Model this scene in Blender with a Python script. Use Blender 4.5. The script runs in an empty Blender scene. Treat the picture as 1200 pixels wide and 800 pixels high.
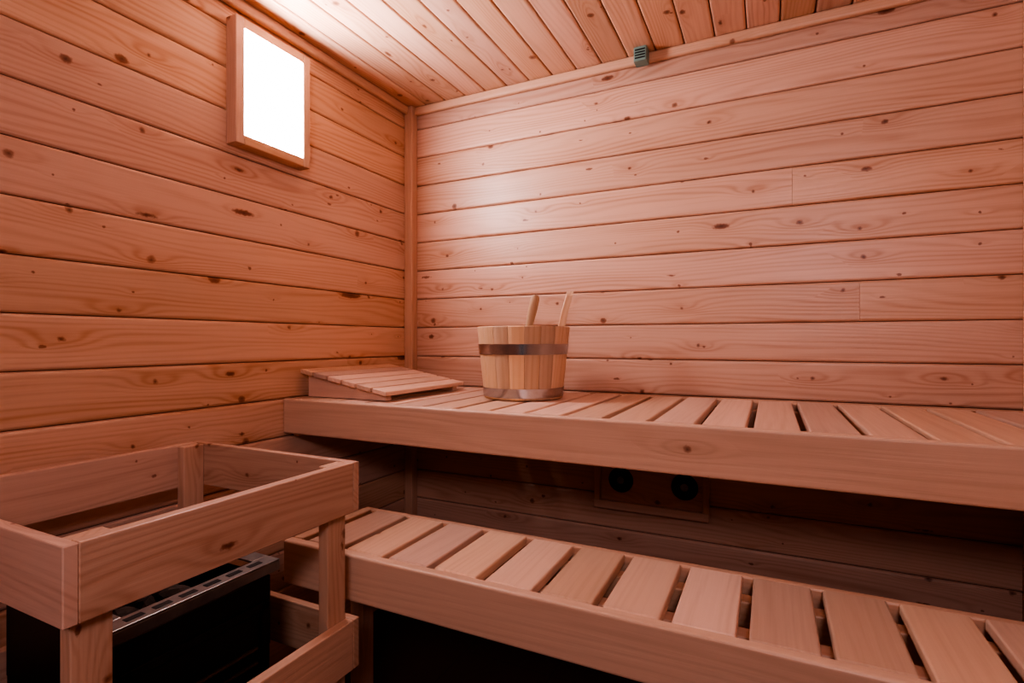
import bpy, math, random
from mathutils import Vector, Matrix
random.seed(11)
S = bpy.context.scene
CZ = 1.06
XL, XR, YB, YF = -1.39, 0.64, 1.85, -0.75
ZC = CZ + 0.99

# ------------------------------------------------------------------ materials
class NT:
    def __init__(s, name):
        s.m = bpy.data.materials.new(name); s.m.use_nodes = True
        s.t = s.m.node_tree; s.b = s.t.nodes['Principled BSDF']
    def n(s, typ, **kw):
        nd = s.t.nodes.new(typ)
        for k, v in kw.items(): setattr(nd, k, v)
        return nd
    def l(s, a, b): s.t.links.new(a, b)
    def math(s, op, a, b=None, c=None, clamp=False):
        nd = s.n('ShaderNodeMath', operation=op); nd.use_clamp = clamp
        for i, v in enumerate((a, b, c)):
            if v is None: continue
            if isinstance(v, (int, float)): nd.inputs[i].default_value = v
            else: s.l(v, nd.inputs[i])
        return nd.outputs[0]
    def comb(s, x, y, z=0.0):
        nd = s.n('ShaderNodeCombineXYZ')
        for i, v in enumerate((x, y, z)):
            if isinstance(v, (int, float)): nd.inputs[i].default_value = v
            else: s.l(v, nd.inputs[i])
        return nd.outputs[0]
    def mix(s, f, a, b, typ='MIX'):
        nd = s.n('ShaderNodeMix', data_type='RGBA', blend_type=typ)
        for sock, v in ((nd.inputs[0], f), (nd.inputs[6], a), (nd.inputs[7], b)):
            if isinstance(v, (int, float)): sock.default_value = v
            elif isinstance(v, tuple): sock.default_value = (*v, 1)
            else: s.l(v, sock)
        return nd.outputs[2]

def wood(name, light, dark, knotc=(0.21, 0.068, 0.028), knots=0.5, rough=0.42, contrast=0.5, var=0.25, spec=0.5, freq=1.0, tiny=0.0):
    g = NT(name)
    at = g.n('ShaderNodeAttribute', attribute_name='wc')
    rn = g.n('ShaderNodeAttribute', attribute_name='rnd')
    sp = g.n('ShaderNodeSeparateXYZ'); g.l(at.outputs['Vector'], sp.inputs[0])
    L = sp.outputs[0]; W = g.math('ADD', sp.outputs[1], sp.outputs[2])
    R = rn.outputs['Fac']
    wob = g.n('ShaderNodeTexNoise'); wob.inputs['Scale'].default_value = 110
    g.l(g.comb(L, W), wob.inputs['Vector'])
    wo = g.math('MULTIPLY', g.math('SUBTRACT', wob.outputs[0], 0.5), 0.008)
    def knotlayer(sl, sw, prob, rmin, rvar, stretch, soft, gk):
        q = g.comb(g.math('MULTIPLY', L, sl), g.math('MULTIPLY', W, sw))
        v = g.n('ShaderNodeTexVoronoi', voronoi_dimensions='2D'); v.inputs['Scale'].default_value = 1
        g.l(q, v.inputs['Vector'])
        df = g.n('ShaderNodeVectorMath', operation='SUBTRACT'); g.l(q, df.inputs[0]); g.l(v.outputs['Position'], df.inputs[1])
        ds = g.n('ShaderNodeSeparateXYZ'); g.l(df.outputs[0], ds.inputs[0])
        dl = g.math('DIVIDE', ds.outputs[0], sl); dw = g.math('DIVIDE', ds.outputs[1], sw)
        vc = g.n('ShaderNodeSeparateColor'); g.l(v.outputs['Color'], vc.inputs[0])
        on = g.math('LESS_THAN', vc.outputs[0], prob)
        st = g.math('SUBTRACT', 1.0, g.math('MULTIPLY', g.math('POWER', vc.outputs[2], 3.0), stretch))
        d1 = g.math('SQRT', g.math('ADD', g.math('POWER', g.math('MULTIPLY', dl, st), 2), g.math('POWER', dw, 2)))
        d1 = g.math('ADD', d1, wo)
        rad = g.math('MULTIPLY_ADD', g.math('POWER', vc.outputs[1], 2.5), rvar, rmin)
        kn = g.math('SUBTRACT', 1.0, g.math('DIVIDE', g.math('SUBTRACT', d1, rad), soft), clamp=True)
        kn = g.math('MULTIPLY', kn, on)
        core = g.math('MULTIPLY', g.math('SUBTRACT', 1.0, g.math('DIVIDE', d1, rad), clamp=True), on)
        dg = g.math('ADD', g.math('POWER', g.math('MULTIPLY', dl, 0.30), 2), g.math('POWER', dw, 2))
        ga = g.math('EXPONENT', g.math('MULTIPLY', dg, gk))
        return kn, core, g.math('MULTIPLY', ga, on), vc.outputs[2]
    kn, core, ga, kr = knotlayer(3.9, 9.0, knots, 0.0028, 0.0080, 0.80, 0.0035, -2800.0)
    kn2, c2, ga2, kr2 = knotlayer(5.0, 15.0, tiny, 0.0014, 0.0026, 0.86, 0.002, -14000.0)
    n1 = g.n('ShaderNodeTexNoise'); n1.inputs['Scale'].default_value = 1; n1.inputs['Detail'].default_value = 1.5
    g.l(g.comb(g.math('MULTIPLY', L, 0.9), g.math('MULTIPLY', W, 7.0), g.math('MULTIPLY', R, 9.0)), n1.inputs['Vector'])
    h = g.math('ADD', g.math('MULTIPLY', n1.outputs[0], 12.0 * freq), g.math('MULTIPLY', W, 60.0 * freq))
    h = g.math('ADD', h, g.math('MULTIPLY', ga, 2.0)); h = g.math('ADD', h, g.math('MULTIPLY', ga2, 0.8))
    ln = g.math('SINE', g.math('MULTIPLY', h, 6.283))
    ln = g.math('MULTIPLY_ADD', ln, 0.5, 0.5)
    ln = g.math('POWER', ln, 1.8)
    n2 = g.n('ShaderNodeTexNoise'); n2.inputs['Scale'].default_value = 1; n2.inputs['Detail'].default_value = 3
    g.l(g.comb(g.math('MULTIPLY', L, 1.3), g.math('MULTIPLY', W, 20.0), g.math('MULTIPLY', R, 5.0)), n2.inputs['Vector'])
    fib = g.n('ShaderNodeTexNoise'); fib.inputs['Scale'].default_value = 1; fib.inputs['Detail'].default_value = 4
    g.l(g.comb(g.math('MULTIPLY', L, 6.0), g.math('MULTIPLY', W, 240.0), R), fib.inputs['Vector'])
    f = g.math('MULTIPLY', ln, contrast)
    f = g.math('MULTIPLY', f, g.math('MULTIPLY_ADD', n2.outputs[0], 2.4, -0.5, clamp=True))
    f = g.math('ADD', f, g.math('MULTIPLY', g.math('SUBTRACT', n2.outputs[0], 0.42), 1.2 * contrast + 0.25))
    f = g.math('ADD', f, g.math('MULTIPLY', g.math('SUBTRACT', fib.outputs[0], 0.5), 0.5))
    f = g.math('ADD', f, g.math('MULTIPLY', ga, 0.36), clamp=True)
    col = g.mix(f, light, dark)
    col = g.mix(g.math('MULTIPLY', kn, g.math('MULTIPLY_ADD', kr, 0.35, 0.55)), col, knotc)
    col = g.mix(g.math('MULTIPLY', kn2, 0.8), col, knotc)
    col = g.mix(g.math('MULTIPLY', core, 0.75), col, tuple(c * 0.45 for c in knotc))
    hs = g.n('ShaderNodeHueSaturation')
    g.l(col, hs.inputs['Color'])
    g.l(g.math('MULTIPLY_ADD', R, var, 1 - var / 2), hs.inputs['Value'])
    rr = g.math('FRACT', g.math('MULTIPLY', R, 7.31))
    g.l(g.math('MULTIPLY_ADD', rr, 0.16, 0.92), hs.inputs['Saturation'])
    g.l(g.math('MULTIPLY_ADD', rr, 0.008, 0.494), hs.inputs['Hue'])
    g.l(hs.outputs[0], g.b.inputs['Base Color'])
    g.l(g.math('MULTIPLY_ADD', fib.outputs[0], 0.15, rough - 0.07), g.b.inputs['Roughness'])
    g.b.inputs['Specular IOR Level'].default_value = spec
    bm = g.n('ShaderNodeBump'); bm.inputs['Strength'].default_value = 0.25; bm.inputs['Distance'].default_value = 0.0012
    g.l(g.math('ADD', g.math('MULTIPLY', ln, -0.5), fib.outputs[0]), bm.inputs['Height'])
    g.l(bm.outputs[0], g.b.inputs['Normal'])
    return g.m

def plain(name, col, rough=0.5, metal=0.0, noise=0.15, scale=30, bump=0.0):
    g = NT(name)
    n = g.n('ShaderNodeTexNoise'); n.inputs['Scale'].default_value = scale; n.inputs['Detail'].default_value = 5
    tc = g.n('ShaderNodeTexCoord'); g.l(tc.outputs['Object'], n.inputs['Vector'])
    dk = tuple(c * (1 - noise * 2) for c in col); lt = tuple(min(1, c * (1 + noise)) for c in col)
    g.l(g.mix(n.outputs[0], dk, lt), g.b.inputs['Base Color'])
    g.b.inputs['Roughness'].default_value = rough; g.b.inputs['Metallic'].default_value = metal
    if bump:
        b = g.n('ShaderNodeBump'); b.inputs['Strength'].default_value = bump; b.inputs['Distance'].default_value = 0.004
        g.l(n.outputs[0], b.inputs['Height']); g.l(b.outputs[0], g.b.inputs['Normal'])
    return g.m

M_WALL = wood('pine_wall_boards', (0.70, 0.455, 0.325), (0.50, 0.265, 0.155), knots=0.60, tiny=0.36, rough=0.37, var=0.20, contrast=0.5)
M_CEIL = wood('pine_ceiling_boards', (0.70, 0.455, 0.32), (0.50, 0.27, 0.16), knots=0.5, tiny=0.2, rough=0.36, var=0.32, contrast=0.45)
M_TRIM = wood('pine_trim', (0.66, 0.42, 0.285), (0.52, 0.30, 0.18), knots=0.12, rough=0.42, var=0.1, contrast=0.3)
M_BENCH = wood('abachi_bench_wood', (0.69, 0.475, 0.35), (0.50, 0.315, 0.21), knots=0.03, rough=0.45, contrast=0.26, var=0.36, freq=0.7)
M_GUARD = wood('pine_guard_wood', (0.60, 0.395, 0.285), (0.42, 0.235, 0.145), knots=0.5, tiny=0.3, rough=0.45, var=0.15, contrast=0.42)
M_BUCKET = wood('bucket_stave_wood', (0.67, 0.46, 0.30), (0.49, 0.30, 0.16), knots=0.0, rough=0.6, contrast=0.35, var=0.45, spec=0.3)
M_BACK = plain('dark_wall_backing', (0.11, 0.045, 0.027), 0.9)
M_STEEL = plain('brushed_steel', (0.55, 0.55, 0.57), 0.25, 1.0, 0.08, 60)
M_GALV = plain('galvanised_sheet', (0.34, 0.34, 0.33), 0.38, 0.9, 0.2, 40)
M_BLACK = plain('black_enamel_sheet', (0.014, 0.012, 0.012), 0.4, 0.2, 0.2, 20)
M_HOLE = plain('vent_black', (0.006, 0.005, 0.005), 0.6)
M_STONE = plain('sauna_stone_grey', (0.08, 0.07, 0.065), 0.85, 0, 0.35, 25, 0.6)
M_SENS = plain('grey_green_plastic', (0.20, 0.31, 0.27), 0.5, 0, 0.05)
M_BRONZE = plain('bronze_grille', (0.10, 0.06, 0.035), 0.45, 0.7, 0.15)

def floor_mat():
    g = NT('floor_tiles')
    tc = g.n('ShaderNodeTexCoord'); br = g.n('ShaderNodeTexBrick'); br.offset = 0
    br.inputs['Scale'].default_value = 3.2; br.inputs['Brick Width'].default_value = 1; br.inputs['Row Height'].default_value = 1
    br.inputs['Mortar Size'].default_value = 0.006
    br.inputs['Color1'].default_value = (0.07, 0.035, 0.026, 1); br.inputs['Color2'].default_value = (0.075, 0.04, 0.03, 1)
    br.inputs['Mortar'].default_value = (0.04, 0.024, 0.018, 1)
    g.l(tc.outputs['Object'], br.inputs['Vector']); g.l(br.outputs['Color'], g.b.inputs['Base Color'])
    g.b.inputs['Roughness'].default_value = 0.55
    return g.m

# ------------------------------------------------------------------ mesh builder
class B:
    def __init__(s): s.v = []; s.f = []; s.wc = []; s.r = []; s.mi = []; s.mats = []
    def mat(s, m):
        if m not in s.mats: s.mats.append(m)
        return s.mats.index(m)
    def loft(s, rings, m, rnd=None, wcs=None, close=True, caps=True):
        """rings: list of equal length lists of Vector"""
        rnd = random.random() if rnd is None else rnd
        mi = s.mat(m); o = len(s.v); n = len(rings[0])
        ox, oy = random.random() * 40, random.random() * 20
        for ri, rg in enumerate(rings):
            for vi, p in enumerate(rg):
                s.v.append(tuple(p)); s.r.append(rnd)
                w = wcs[ri][vi] if wcs else (p[0], p[1], p[2])
                s.wc.append((w[0] + ox, w[1] + oy, w[2]))
        for a in range(len(rings) - 1):
            for i in range(n if close else n - 1):
                j = (i + 1) % n
                s.f.append((o + a * n + i, o + a * n + j, o + (a + 1) * n + j, o + (a + 1) * n + i)); s.mi.append(mi)
        if caps:
            s.f.append(tuple(o + i for i in range(n))[::-1]); s.mi.append(mi)
            s.f.append(tuple(o + (len(rings) - 1) * n + i for i in range(n))); s.mi.append(mi)
    def box(s, lo, hi, m, grain='x', r=0.003, ch=0.0015, seg=2, rot=None, rnd=None):
        """bevelled board between lo and hi; grain along axis"""
        lo = Vector(lo); hi = Vector(hi); c = (lo + hi) / 2; d = hi - lo
        ax = {'x': 0, 'y': 1, 'z': 2}[grain]
        o = [i for i in (0, 1, 2) if i != ax]
        if d[o[0]] < d[o[1]]: o = o[::-1]
        eL = Vector([1 if i == ax else 0 for i in range(3)])
        eW = Vector([1 if i == o[0] else 0 for i in range(3)])
        eT = Vector([1 if i == o[1] else 0 for i in range(3)])
        l, w, t = d[ax] / 2, d[o[0]] / 2, d[o[1]] / 2
        r = min(r, t * 0.9, w * 0.9); ch = min(ch, l * 0.5)
        def ring(x, sh):
            out = []; ws = []
            for cx, cy, a0 in ((1, 1, 0), (-1, 1, 90), (-1, -1, 180), (1, -1, 270)):
                for k in range(seg + 1):
                    a = math.radians(a0 + 90 * k / seg)
                    pw = cx * (w - r) + (r - sh) * math.cos(a); pt = cy * (t - r) + (r - sh) * math.sin(a)
                    p = eL * x + eW * pw + eT * pt
                    if rot is not None: p = rot @ p
                    out.append(c + p); ws.append((x, pw, pt))
            return out, ws
        q = [ring(-l, min(ch, r * .8)), ring(-l + ch, 0), ring(l - ch, 0), ring(l, min(ch, r * .8))]
        s.loft([a[0] for a in q], m, rnd, [a[1] for a in q])
    def cyl(s, p0, p1, r0, r1, m, seg=24, rnd=None):
        p0 = Vector(p0); p1 = Vector(p1); z = (p1 - p0).normalized()
        x = z.orthogonal().normalized(); y = z.cross(x)
        R = []; Wc = []
        for p, r, h in ((p0, r0, 0), (p1, r1, (p1 - p0).length)):
            R.append([p + x * r * math.cos(2 * math.pi * i / seg) + y * r * math.sin(2 * math.pi * i / seg) for i in range(seg)])
            Wc.append([(h, r * math.cos(2 * math.pi * i / seg), r * math.sin(2 * math.pi * i / seg)) for i in range(seg)])
        s.loft(R, m, rnd, Wc)
    def obj(s, name, parent=None, smooth=False):
        me = bpy.data.meshes.new(name); me.from_pydata(s.v, [], s.f); 
        for m in s.mats: me.materials.append(m)
        me.polygons.foreach_set('material_index', s.mi)
        a = me.attributes.new('wc', 'FLOAT_VECTOR', 'POINT'); a.data.foreach_set('vector', [c for w in s.wc for c in w])
        a = me.attributes.new('rnd', 'FLOAT', 'POINT'); a.data.foreach_set('value', s.r)
        import bmesh
        bm = bmesh.new(); bm.from_mesh(me); bmesh.ops.recalc_face_normals(bm, faces=bm.faces); bm.to_mesh(me); bm.free()
        if smooth:
            me.polygons.foreach_set('use_smooth', [True] * len(me.polygons))
            me.set_sharp_from_angle(angle=math.radians(40))
        o = bpy.data.objects.new(name, me); S.collection.objects.link(o)
        if parent: o.parent = parent
        return o

def empty(name, loc=(0, 0, 0)):
    e = bpy.data.objects.new(name, None); S.collection.objects.link(e); e.empty_display_size = 0.1
    return e

# ------------------------------------------------------------------ room shell
PITCH = 0.1205
z0 = CZ - 0.062
seams = []
z = z0
while z > 0: z -= PITCH
while z < ZC: seams.append(z); z += PITCH
TB = 0.018; GAP = 0.0014

def wallboards(b, axis, front, inward, a0, a1, joints={}, hole=None):
    for k, zz in enumerate(seams):
        lo, hi = max(zz, 0.0), min(zz + PITCH, ZC)
        if hi - lo < 0.012: continue
        segs = [(a0, a1)]
        if k in joints:
            j = joints[k]; segs = [(a0, j - 0.0003), (j + 0.0003, a1)]
        if hole and lo < hole[2]:
            segs = [(a0, hole[0]), (hole[1], a1)]
        R0 = random.random()
        for s0, s1 in segs:
            if s1 - s0 < 0.01: continue
            t0, t1 = front, front - inward * TB
            tl, th = min(t0, t1), max(t0, t1)
            rr = min(1, max(0, R0 + random.uniform(-.12, .12)))
            if axis == 'x': b.box((s0, tl, lo + GAP / 2), (s1, th, hi - GAP / 2), M_WALL, 'x', r=0.0085, ch=0.0002, seg=4, rnd=rr)
            else: b.box((tl, s0, lo + GAP / 2), (th, s1, hi - GAP / 2), M_WALL, 'y', r=0.0085, ch=0.0002, seg=4, rnd=rr)

def kz(zrel):
    z = CZ + zrel
    for k, zz in enumerate(seams):
        if zz <= z < zz + PITCH: return k
b = B()
b.box((XL - 0.07, YF - 0.05, 0), (XL - TB * 0.45, YB + 0.05, ZC), M_BACK, 'y')
wallboards(b, 'y', XL, 1, YF, YB)
b.obj('wall_left')
b = B()
b.box((XL, YB + TB * 0.45, 0), (XR, YB + 0.07, ZC), M_BACK, 'x')
def xw(px):
    u = (px - 600) / 620.0
    return YB * (-.438 + .899 * u) / (.899 + .438 * u)
wallboards(b, 'x', YB, -1, XL, XR, {kz(0.14): xw(1007), kz(0.50): xw(928)})
b.obj('wall_back')
b = B()
b.box((XR + TB * 0.45, YF - 0.05, 0), (XR + 0.07, YB + 0.05, ZC), M_BACK, 'y')
wallboards(b, 'y', XR, -1, YF, YB)
b.obj('wall_right')
b = B()
DX0, DX1, DZ = -0.10, 0.56, 1.92
b.box((XL, YF - 0.07, 0), (DX0, YF - TB * 0.45, ZC), M_BACK, 'x')
b.box((DX1, YF - 0.07, 0), (XR, YF - TB * 0.45, ZC), M_BACK, 'x')
b.box((DX0, YF - 0.07, DZ), (DX1, YF - TB * 0.45, ZC), M_BACK, 'x')
wallboards(b, 'x', YF, 1, XL, XR, hole=(DX0, DX1, DZ))
b.obj('wall_front')
b = B()
b.box((DX0 - 0.05, YF + 0.001, 0), (DX0 + 0.005, YF + 0.02, DZ + 0.05), M_TRIM, 'z')
b.box((DX1 - 0.005, YF + 0.001, 0), (DX1 + 0.05, YF + 0.02, DZ + 0.05), M_TRIM, 'z')
b.box((DX0 + 0.005, YF + 0.001, DZ - 0.005), (DX1 - 0.005, YF + 0.02, DZ + 0.05), M_TRIM, 'x')
b.obj('door_1')
b = B()
b.box((XL - 0.07, YF - 0.07, -0.06), (XR + 0.07, YB + 0.07, 0), floor_mat(), 'x')
b.obj('floor')
b = B()
b.box((XL - 0.07, YF - 0.07, ZC + 0.009), (XR + 0.07, YB + 0.07, ZC + 0.06), M_BACK, 'x')
CP = 0.0945; x = XL
while x < XR:
    b.box((x + 0.001, YF, ZC), (min(x + CP, XR) - 0.001, YB, ZC + 0.015), M_CEIL, 'y', r=0.007, ch=0.0005, seg=3)
    x += CP
b.obj('ceiling')
# trims
def trim(name, lo, hi, g, r=0.005):
    b = B(); b.box(lo, hi, M_TRIM, g, r=r, seg=3); return b.obj(name)
trim('trim_1', (XL, YB - 0.04, 0), (XL + 0.04, YB, ZC - 0.001), 'z')
trim('trim_2', (XR - 0.04, YB - 0.04, 0), (XR, YB, ZC - 0.001), 'z')
trim('trim_3', (XL, YF, ZC - 0.034), (XL + 0.022, YB - 0.04, ZC), 'y', 0.008)
trim('trim_4', (XL + 0.04, YB - 0.022, ZC - 0.034), (XR - 0.04, YB, ZC), 'x', 0.008)
trim('trim_5', (XR - 0.022, YF, ZC - 0.034), (XR, YB - 0.04, ZC), 'y', 0.008)

# ------------------------------------------------------------------ window (lit pane)
w = empty('window_1')
wy0, wy1, wz0, wz1 = 0.995, 1.262, CZ + 0.562, CZ + 0.922
px1 = XL + 0.043; fw = 0.028
b = B()
b.box((XL, wy0, wz0), (px1, wy0 + fw, wz1), M_TRIM, 'z', r=0.003)
b.box((XL, wy1 - fw, wz0), (px1, wy1, wz1), M_TRIM, 'z', r=0.003)
b.box((XL, wy0 + fw, wz0), (px1, wy1 - fw, wz0 + fw), M_TRIM, 'y', r=0.003)
b.box((XL, wy0 + fw, wz1 - fw), (px1, wy1 - fw, wz1), M_TRIM, 'y', r=0.003)
b.obj('frame', w)
g = NT('lit_window_pane'); g.b.inputs['Base Color'].default_value = (0.9, 0.9, 0.9, 1)
g.b.inputs['Emission Color'].default_value = (1.0, 0.87, 0.92, 1); g.b.inputs['Emission Strength'].default_value = 50
b = B(); b.box((XL + 0.02, wy0 + fw, wz0 + fw), (px1 - 0.002, wy1 - fw, wz1 - fw), g.m, 'z', r=0.001)
b.obj('pane', w)

# ------------------------------------------------------------------ benches
def bench(name, y0, y1, top, x0, x1, barh, pitch, gapc, gap, barT, backrail, legs):
    e = empty(name)
    b = B()
    b.box((x0, y0, top - barh), (x1, y0 + barT, top), M_BENCH, 'x', r=0.006, seg=4, ch=0.003, rnd=0.5)
    b.obj('front_rail', e)
    b = B()
    b.box((x0, y1 - 0.022, top - 0.085), (x1, y1, top - 0.004), M_TRIM, 'x', r=0.004)
    b.obj('back_rail', e)
    b = B()
    st = 0.022
    k0 = math.floor((x0 - gapc) / pitch); c = gapc + k0 * pitch
    while c < x1:
        a, d = max(c + gap / 2, x0 + 0.002), min(c + pitch - gap / 2, x1 - 0.002)
        if d - a > 0.02:
            dz = random.uniform(-0.0012, 0.0008)
            b.box((a, y0 + barT + 0.002, top - st + dz - 0.001), (d, y1 - 0.023, top + dz - 0.001), M_BENCH, 'y', r=0.004, seg=3, ch=0.003)
        c += pitch
    b.obj('slats', e)
    b = B()
    for yy in (y0 + barT + 0.05, y1 - 0.09):
        b.box((x0 + 0.01, yy, top - 0.075), (x1, yy + 0.035, top - st - 0.003), M_TRIM, 'x', r=0.003)
    b.obj('under_beams', e)
    b = B()
    for lx, ly in legs:
        b.box((lx, ly, 0), (lx + 0.045, ly + 0.045, top - 0.076), M_TRIM, 'z', r=0.003)
    if legs: b.obj('legs', e)
    return e
UT = CZ - 0.18
e = bench('sauna_bench', 1.19, 1.82, UT, XL + 0.002, XR - 0.002, 0.110, 0.104, -0.143, 0.015, 0.026, True, [])
b = B()
b.box((XL, 1.23, UT - 0.125), (XL + 0.03, 1.79, UT - 0.076), M_TRIM, 'y')
b.box((XR - 0.03, 1.23, UT - 0.125), (XR, 1.79, UT - 0.076), M_TRIM, 'y')
b.obj('wall_cleats', e)
LT = CZ - 0.475
bench('sauna_bench', 0.90, 1.20, LT, -1.05, XR - 0.002, 0.104, 0.121, -0.040, 0.019, 0.026, True,
      [(-1.045, 1.12), (0.1, 1.12), (0.55, 1.12), (0.55, 0.95)])

# ------------------------------------------------------------------ stove guard
e = empty('stove_guard_rail')
gx0, gx1, gy0, gy1, gt = -1.325, -0.788, 0.345, 0.872, CZ - 0.255
T = 0.022; H = 0.104
def guard_ring(top, nm, h=H):
    b = B()
    b.box((gx0, gy0, top - h), (gx1, gy0 + T * .8, top), M_GUARD, 'x', r=0.002)
    b.box((gx0, gy1 - T * .8, top - h), (gx1, gy1, top), M_GUARD, 'x', r=0.002)
    b.box((gx1 - T, gy0 + T * .8, top - h), (gx1, gy1 - T * .8, top), M_GUARD, 'y', r=0.002)
    b.box((gx0, gy0 + T * .8, top - h), (gx0 + T, gy1 - T * .8, top), M_GUARD, 'y', r=0.002)
    b.obj(nm, e)
guard_ring(gt, 'top_rails')
guard_ring(CZ - 0.586, 'lower_rails')
b = B(); P = 0.050
for xx in (gx0 + T, gx1 - T - 0.026):
    for yy in (gy0 + T * .8, gy1 - T * .8 - P):
        b.box((xx, yy, 0), (xx + 0.026, yy + P, gt - 0.002), M_GUARD, 'z', r=0.002)
b.obj('posts', e)

# ------------------------------------------------------------------ stove
e = empty('sauna_stove')
sx0, sx1, sy0, sy1, stp = -1.235, -0.875, 0.44, 0.742, CZ - 0.43
b = B()
bh = 0.14
b.box((sx0 + 0.012, sy0 + 0.012, bh), (sx1 - 0.012, sy1 - 0.012, stp - 0.16), M_BLACK, 'z', r=0.004)
for lo, hi in (((sx0 + 0.012, sy0 + 0.012), (sx0 + 0.022, sy1 - 0.012)), ((sx1 - 0.022, sy0 + 0.012), (sx1 - 0.012, sy1 - 0.012)),
               ((sx0 + 0.022, sy0 + 0.012), (sx1 - 0.022, sy0 + 0.022)), ((sx0 + 0.022, sy1 - 0.022), (sx1 - 0.022, sy1 - 0.012))):
    b.box((lo[0], lo[1], stp - 0.165), (hi[0], hi[1], stp - 0.03), M_BLACK, 'z', r=0.001)
fx = sx1 - 0.012
b.box((fx, sy0 + 0.02, bh + 0.01), (fx + 0.006, sy0 + 0.035, stp - 0.075), M_BLACK, 'z', r=0.001)
b.box((fx, sy1 - 0.035, bh + 0.01), (fx + 0.006, sy1 - 0.02, stp - 0.075), M_BLACK, 'z', r=0.001)
b.box((fx, sy0 + 0.02, stp - 0.09), (fx + 0.006, sy1 - 0.02, stp - 0.075), M_BLACK, 'y', r=0.001)
for k in range(9):
    zz = stp - 0.16 - k * 0.028
    b.box((fx, sy0 + 0.045, zz), (fx + 0.009, sy1 - 0.045, zz + 0.007), M_BRONZE, 'y', r=0.003)
b.obj('jacket', e)
b = B()
for lo, hi, gdir in (((sx1 - 0.035, sy0), (sx1, sy1), 'y'), ((sx0, sy0), (sx0 + 0.035, sy1), 'y'),
                     ((sx0 + 0.035, sy0), (sx1 - 0.035, sy0 + 0.035), 'x'), ((sx0 + 0.035, sy1 - 0.035), (sx1 - 0.035, sy1), 'x')):
    b.box((*lo, stp - 0.004), (*hi, stp), M_GALV, gdir, r=0.001)
b.box((sx1 - 0.003, sy0, stp - 0.022), (sx1, sy1, stp - 0.004), M_GALV, 'y', r=0.001)
b.box((sx0, sy0, stp - 0.022), (sx0 + 0.003, sy1, stp - 0.004), M_GALV, 'y', r=0.001)
b.box((sx0 + 0.003, sy0, stp - 0.022), (sx1 - 0.003, sy0 + 0.003, stp - 0.004), M_GALV, 'x', r=0.001)
b.box((sx0 + 0.003, sy1 - 0.003, stp - 0.022), (sx1 - 0.003, sy1, stp - 0.004), M_GALV, 'x', r=0.001)
for k in range(6):
    yy = sy0 + 0.03 + k * 0.043
    b.box((sx1 - 0.024, yy, stp - 0.001), (sx1 - 0.012, yy + 0.028, stp + 0.0008), M_HOLE, 'y', r=0.0005)
    b.box((sx0 + 0.012, yy, stp - 0.001), (sx0 + 0.024, yy + 0.028, stp + 0.0008), M_HOLE, 'y', r=0.0005)
b.obj('rim', e)
b = B()
for xx in (sx0 + 0.03, sx1 - 0.06):
    for yy in (sy0 + 0.03, sy1 - 0.06):
        b.box((xx, yy, 0), (xx + 0.03, yy + 0.03, bh), M_BLACK, 'z', r=0.002)
b.obj('legs', e)
import bmesh
bm = bmesh.new()
rs = random.Random(5)
for layer in range(3):
    for i in range(6):
        for j in range(5):
            c = Vector((sx0 + 0.06 + i * 0.048 + rs.uniform(-.008, .008), sy0 + 0.06 + j * 0.045 + rs.uniform(-.008, .008), stp - 0.145 + layer * 0.04 + rs.uniform(-.006, .006)))
            if layer == 2 and rs.random() < 0.25: continue
            r = bmesh.ops.create_icosphere(bm, subdivisions=2, radius=0.028)
            sc = Vector((rs.uniform(.8, 1.15), rs.uniform(.8, 1.1), rs.uniform(.65, .9)))
            ph = rs.random() * 6
            for v in r['verts']:
                k = 1 + 0.14 * math.sin(v.co.x * 130 + ph) * math.cos(v.co.y * 110 + ph * 2) + 0.07 * math.sin(v.co.z * 170 + ph)
                v.co = Vector((v.co.x * sc.x, v.co.y * sc.y, v.co.z * sc.z)) * k + c
me = bpy.data.meshes.new('stones'); bm.to_mesh(me); bm.free(); me.materials.append(M_STONE)
o = bpy.data.objects.new('stones', me); S.collection.objects.link(o); o.parent = e

# ------------------------------------------------------------------ headrest (slatted wedge)
e = empty('sauna_headrest')
hx0, hx1, hy0, hy1 = XL + 0.012, -1.02, 1.245, 1.69
zh0, zh1 = CZ - 0.088, CZ - 0.150
ang = math.atan2(zh0 - zh1, hx1 - hx0); ln = (hx1 - hx0) / math.cos(ang)
rot = Matrix.Rotation(ang, 3, 'Y')
b = B(); n = 6; p = ln / n
for i in range(n):
    f = (i + .5) / n
    cx = hx0 + (hx1 - hx0) * f; cz = zh0 + (zh1 - zh0) * f - 0.007
    b.box((cx - p / 2 + 0.004, hy0, cz - 0.007), (cx + p / 2 - 0.004, hy1, cz + 0.007), M_BENCH, 'y', r=0.003, seg=3, rot=rot)
b.obj('slats', e)
b = B()
for yy in (hy0 + 0.02, hy1 - 0.05):
    z_t0 = zh0 - 0.0155; z_t1 = zh1 - 0.0145
    rg = []
    for y in (yy, yy + 0.026):
        rg.append([Vector((hx0 + 0.02, y, UT + 0.001)), Vector((hx1 - 0.02, y, UT + 0.001)), Vector((hx1 - 0.02, y, z_t1 + 0.0025)), Vector((hx0 + 0.02, y, z_t0 - 0.0035))])
    wc = [[(q.x, q.z, q.y) for q in r_] for r_ in rg]
    b.loft(rg, M_BENCH, None, wc)
b.obj('wedge_supports', e)

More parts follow.
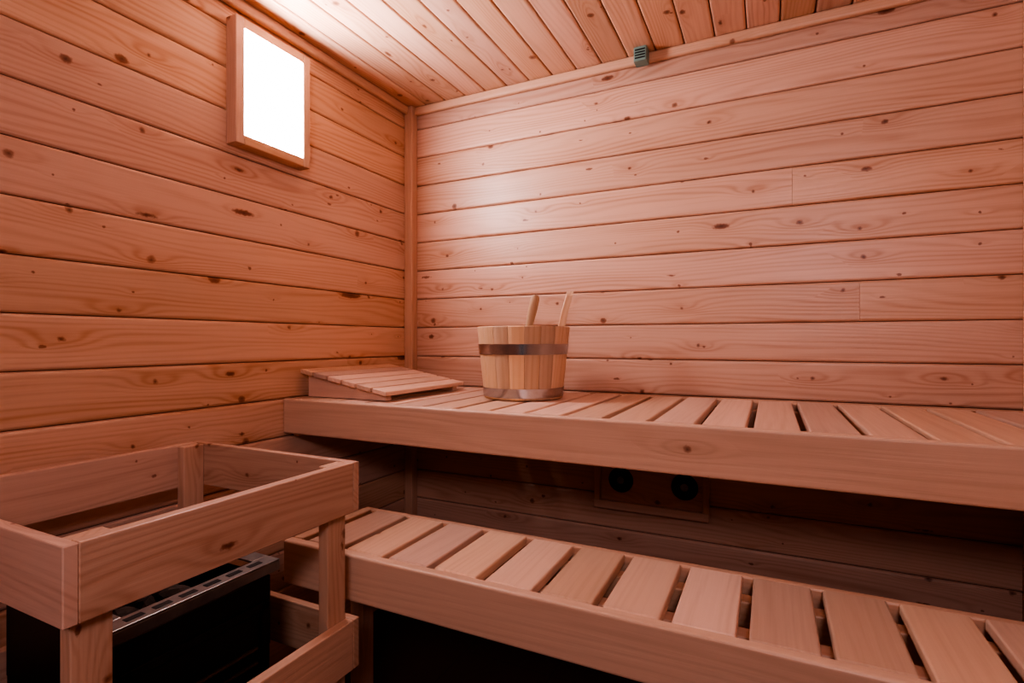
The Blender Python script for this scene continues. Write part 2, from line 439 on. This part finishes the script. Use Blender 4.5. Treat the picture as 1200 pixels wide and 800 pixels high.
# ------------------------------------------------------------------ bucket and ladle
e = empty('wooden_bucket')
bc = Vector((-0.72, 1.56, UT)); BH = 0.227; RB, RT = 0.126, 0.150; th = 0.016
b = B(); NS = 18; a_off = math.radians(26) - math.pi / NS
def pt(a, r, z): return Vector((bc.x + r * math.cos(a), bc.y + r * math.sin(a), bc.z + z))
for i in range(NS):
    a0 = a_off + 2 * math.pi * i / NS + 0.004; a1 = a_off + 2 * math.pi * (i + 1) / NS - 0.004
    top = BH
    zs = [0.001, 0.004, top - 0.003, top]
    rings = []; wcs = []
    for zi, z_ in enumerate(zs):
        R = RB + (RT - RB) * z_ / BH
        sh = 0.002 if zi in (0, 3) else 0
        ps = []
        ns = 4
        for k in range(ns + 1):
            f = k / ns; edge = 0.0012 if k in (0, ns) else 0
            ps.append(pt(a0 + (a1 - a0) * f, R - edge - sh, z_))
        for k in range(ns, -1, -1):
            ps.append(pt(a0 + (a1 - a0) * k / ns, R - th + sh, z_))
        rings.append(ps)
        wcs.append([(z_, q * 0.01, 0) for q in range(len(ps))])
    b.loft(rings, M_BUCKET, None, wcs)
am = a_off + math.pi / NS
rings = []; wcs = []
for z_, hw, dr in ((BH - 0.10, 0.02, -0.0165), (BH - 0.0, 0.019, -0.0165), (BH + 0.05, 0.017, -0.011), (BH + 0.10, 0.014, -0.002), (BH + 0.115, 0.009, 0.0)):
    R = RB + (RT - RB) * z_ / BH + dr
    tg = Vector((-math.sin(am), math.cos(am), 0)); o_ = pt(am, R, z_); rd = Vector((math.cos(am), math.sin(am), 0))
    rings.append([o_ - tg * hw, o_ + tg * hw, o_ + tg * hw - rd * 0.020, o_ - tg * hw - rd * 0.020]); wcs.append([(z_, -hw, 0), (z_, hw, 0), (z_, hw, .02), (z_, -hw, .02)])
b.loft(rings, M_BUCKET, 1.0, wcs)
b.cyl(bc + Vector((0, 0, 0.014)), bc + Vector((0, 0, 0.026)), RB - th, RB - th, M_BUCKET, 36)
b.obj('staves', e)
def band(za, zb, m):
    b = B(); N = 72; rings = []
    def R(z): return RB + (RT - RB) * z / BH
    prof = [(R(za) + 0.0003, za), (R(za) + 0.0022, za), (R(zb) + 0.0022, zb), (R(zb) + 0.0003, zb)]
    for k in range(N + 1):
        a = 2 * math.pi * k / N
        rings.append([pt(a, r, z) for r, z in prof])
    b.loft(rings, m, 0.5, caps=False)
    return b
band(0.140, 0.172, M_STEEL).obj('upper_hoop', e, True)
band(0.008, 0.036, M_STEEL).obj('lower_hoop', e, True)

e = empty('sauna_ladle')
rv = Vector((.899, .438, 0)); av = Vector((-.438, .899, 0))
b = B()
p0 = bc + Vector((0, 0, 0.055)) - rv * 0.02 ; p1 = bc + rv * 0.040 - av * 0.02 + Vector((0, 0, 0.329))
dirv = (p1 - p0).normalized(); side = (rv - dirv * rv.dot(dirv)).normalized(); dep = dirv.cross(side)
rings = []; wcs = []
Lh = (p1 - p0).length
for f, hw, ht in ((0, .010, .006), (.6, .011, .006), (.85, .0145, .007), (.96, .014, .007), (1.0, .008, .005)):
    c = p0 + dirv * Lh * f
    rings.append([c + side * hw * math.cos(t) + dep * ht * math.sin(t) for t in [2 * math.pi * k / 12 for k in range(12)]])
    wcs.append([(Lh * f, hw * math.cos(2 * math.pi * k / 12), ht * math.sin(2 * math.pi * k / 12)) for k in range(12)])
b.loft(rings, M_BUCKET, 0.1, wcs)
b.obj('handle', e, True)
b = B(); rings = []
cb = bc + Vector((0, 0, 0.065)) - rv * 0.055
for r, z_ in ((0.018, -0.034), (0.034, -0.026), (0.042, 0.0), (0.044, 0.018), (0.040, 0.018), (0.037, 0.0), (0.028, -0.020), (0.012, -0.028)):
    rings.append([cb + Vector((r * math.cos(2 * math.pi * k / 28), r * math.sin(2 * math.pi * k / 28), z_)) for k in range(28)])
b.loft(rings, M_BUCKET, 0.4)
b.obj('bowl', e, True)

# ------------------------------------------------------------------ vent on back wall
e = empty('air_vent')
b = B()
vx0, vx1, vz0, vz1 = -0.562, -0.178, CZ - 0.575, CZ - 0.425
b.box((vx0 + .02, YB - 0.014, vz0), (vx1 - .02, YB - 0.001, vz1), M_WALL, 'x', r=0.001)
for lo, hi, gd in (((vx0, vz0 - 0.012), (vx1, vz0 + 0.016), 'x'), ((vx0, vz1 - 0.016), (vx1, vz1 + 0.008), 'x'),
                   ((vx0, vz0 + 0.016), (vx0 + 0.02, vz1 - 0.016), 'z'), ((vx1 - 0.02, vz0 + 0.016), (vx1, vz1 - 0.016), 'z')):
    b.box((lo[0], YB - 0.034, lo[1]), (hi[0], YB - 0.001, hi[1]), M_TRIM, gd, r=0.003)
b.obj('panel', e)
b = B()
for cx in (-0.470, -0.256):
    cz = CZ - 0.485
    N = 40
    prof = [(0.030, 0.013), (0.030, 0.024), (0.040, 0.024), (0.043, 0.018), (0.043, 0.0145)]
    rings = [[Vector((cx + r * math.cos(2 * math.pi * k / N), YB - d, cz + r * math.sin(2 * math.pi * k / N))) for k in range(N)] for r, d in prof]
    b.loft(rings, M_BLACK, caps=False)
    b.cyl((cx, YB - 0.0142, cz), (cx, YB - 0.0165, cz), 0.030, 0.030, M_HOLE, 32)
    b.cyl((cx, YB - 0.016, cz), (cx, YB - 0.021, cz), 0.016, 0.013, M_GALV, 24)
b.obj('round_valves', e, True)

# ------------------------------------------------------------------ temperature sensor
e = empty('temperature_sensor')
b = B()
sxx, syy, sz = -0.392, YB - 0.046, ZC - 0.036
b.box((sxx - 0.022, syy - 0.022, sz - 0.012), (sxx + 0.022, syy + 0.023, sz + 0.036), M_SENS, 'z', r=0.005, seg=3)
for k in range(4):
    b.box((sxx - 0.017, syy - 0.024, sz - 0.004 + k * 0.009), (sxx + 0.017, syy - 0.021, sz + k * 0.009), M_HOLE, 'x', r=0.0005)
b.obj('housing', e)

# ------------------------------------------------------------------ lights
def area(name, loc, tgt, sx, sy, P, col):
    l = bpy.data.lights.new(name, 'AREA'); l.shape = 'RECTANGLE'; l.size = sx; l.size_y = sy; l.energy = P; l.color = col
    o = bpy.data.objects.new(name, l); S.collection.objects.link(o); o.location = loc
    o.rotation_euler = (Vector(tgt) - Vector(loc)).to_track_quat('-Z', 'Y').to_euler()
    return o
area('added_fill_light', (0.34, -0.92, 1.76), (-1.25, 0.5, 1.3), 0.5, 0.28, 11.0, (1, 0.80, 0.86))  # added fill lamp beyond the unseen doorway, brightens left wall and bench fronts
W = bpy.data.worlds.new('world'); S.world = W; W.use_nodes = True
W.node_tree.nodes['Background'].inputs[0].default_value = (1, 0.85, 0.85, 1)
W.node_tree.nodes['Background'].inputs[1].default_value = 0.07

# ------------------------------------------------------------------ camera
cd = bpy.data.cameras.new('camera'); cam = bpy.data.objects.new('camera', cd); S.collection.objects.link(cam)
cam.location = (0, 0, CZ); cam.rotation_euler = (math.radians(90), 0, math.radians(26))
cd.sensor_width = 36; cd.lens = 620 / 1200 * 36; cd.clip_start = 0.01
S.camera = cam
try:
    S.view_settings.view_transform = 'AgX'; S.view_settings.look = 'AgX - High Contrast'; S.view_settings.exposure = 0.40
except Exception as ex: print(ex)
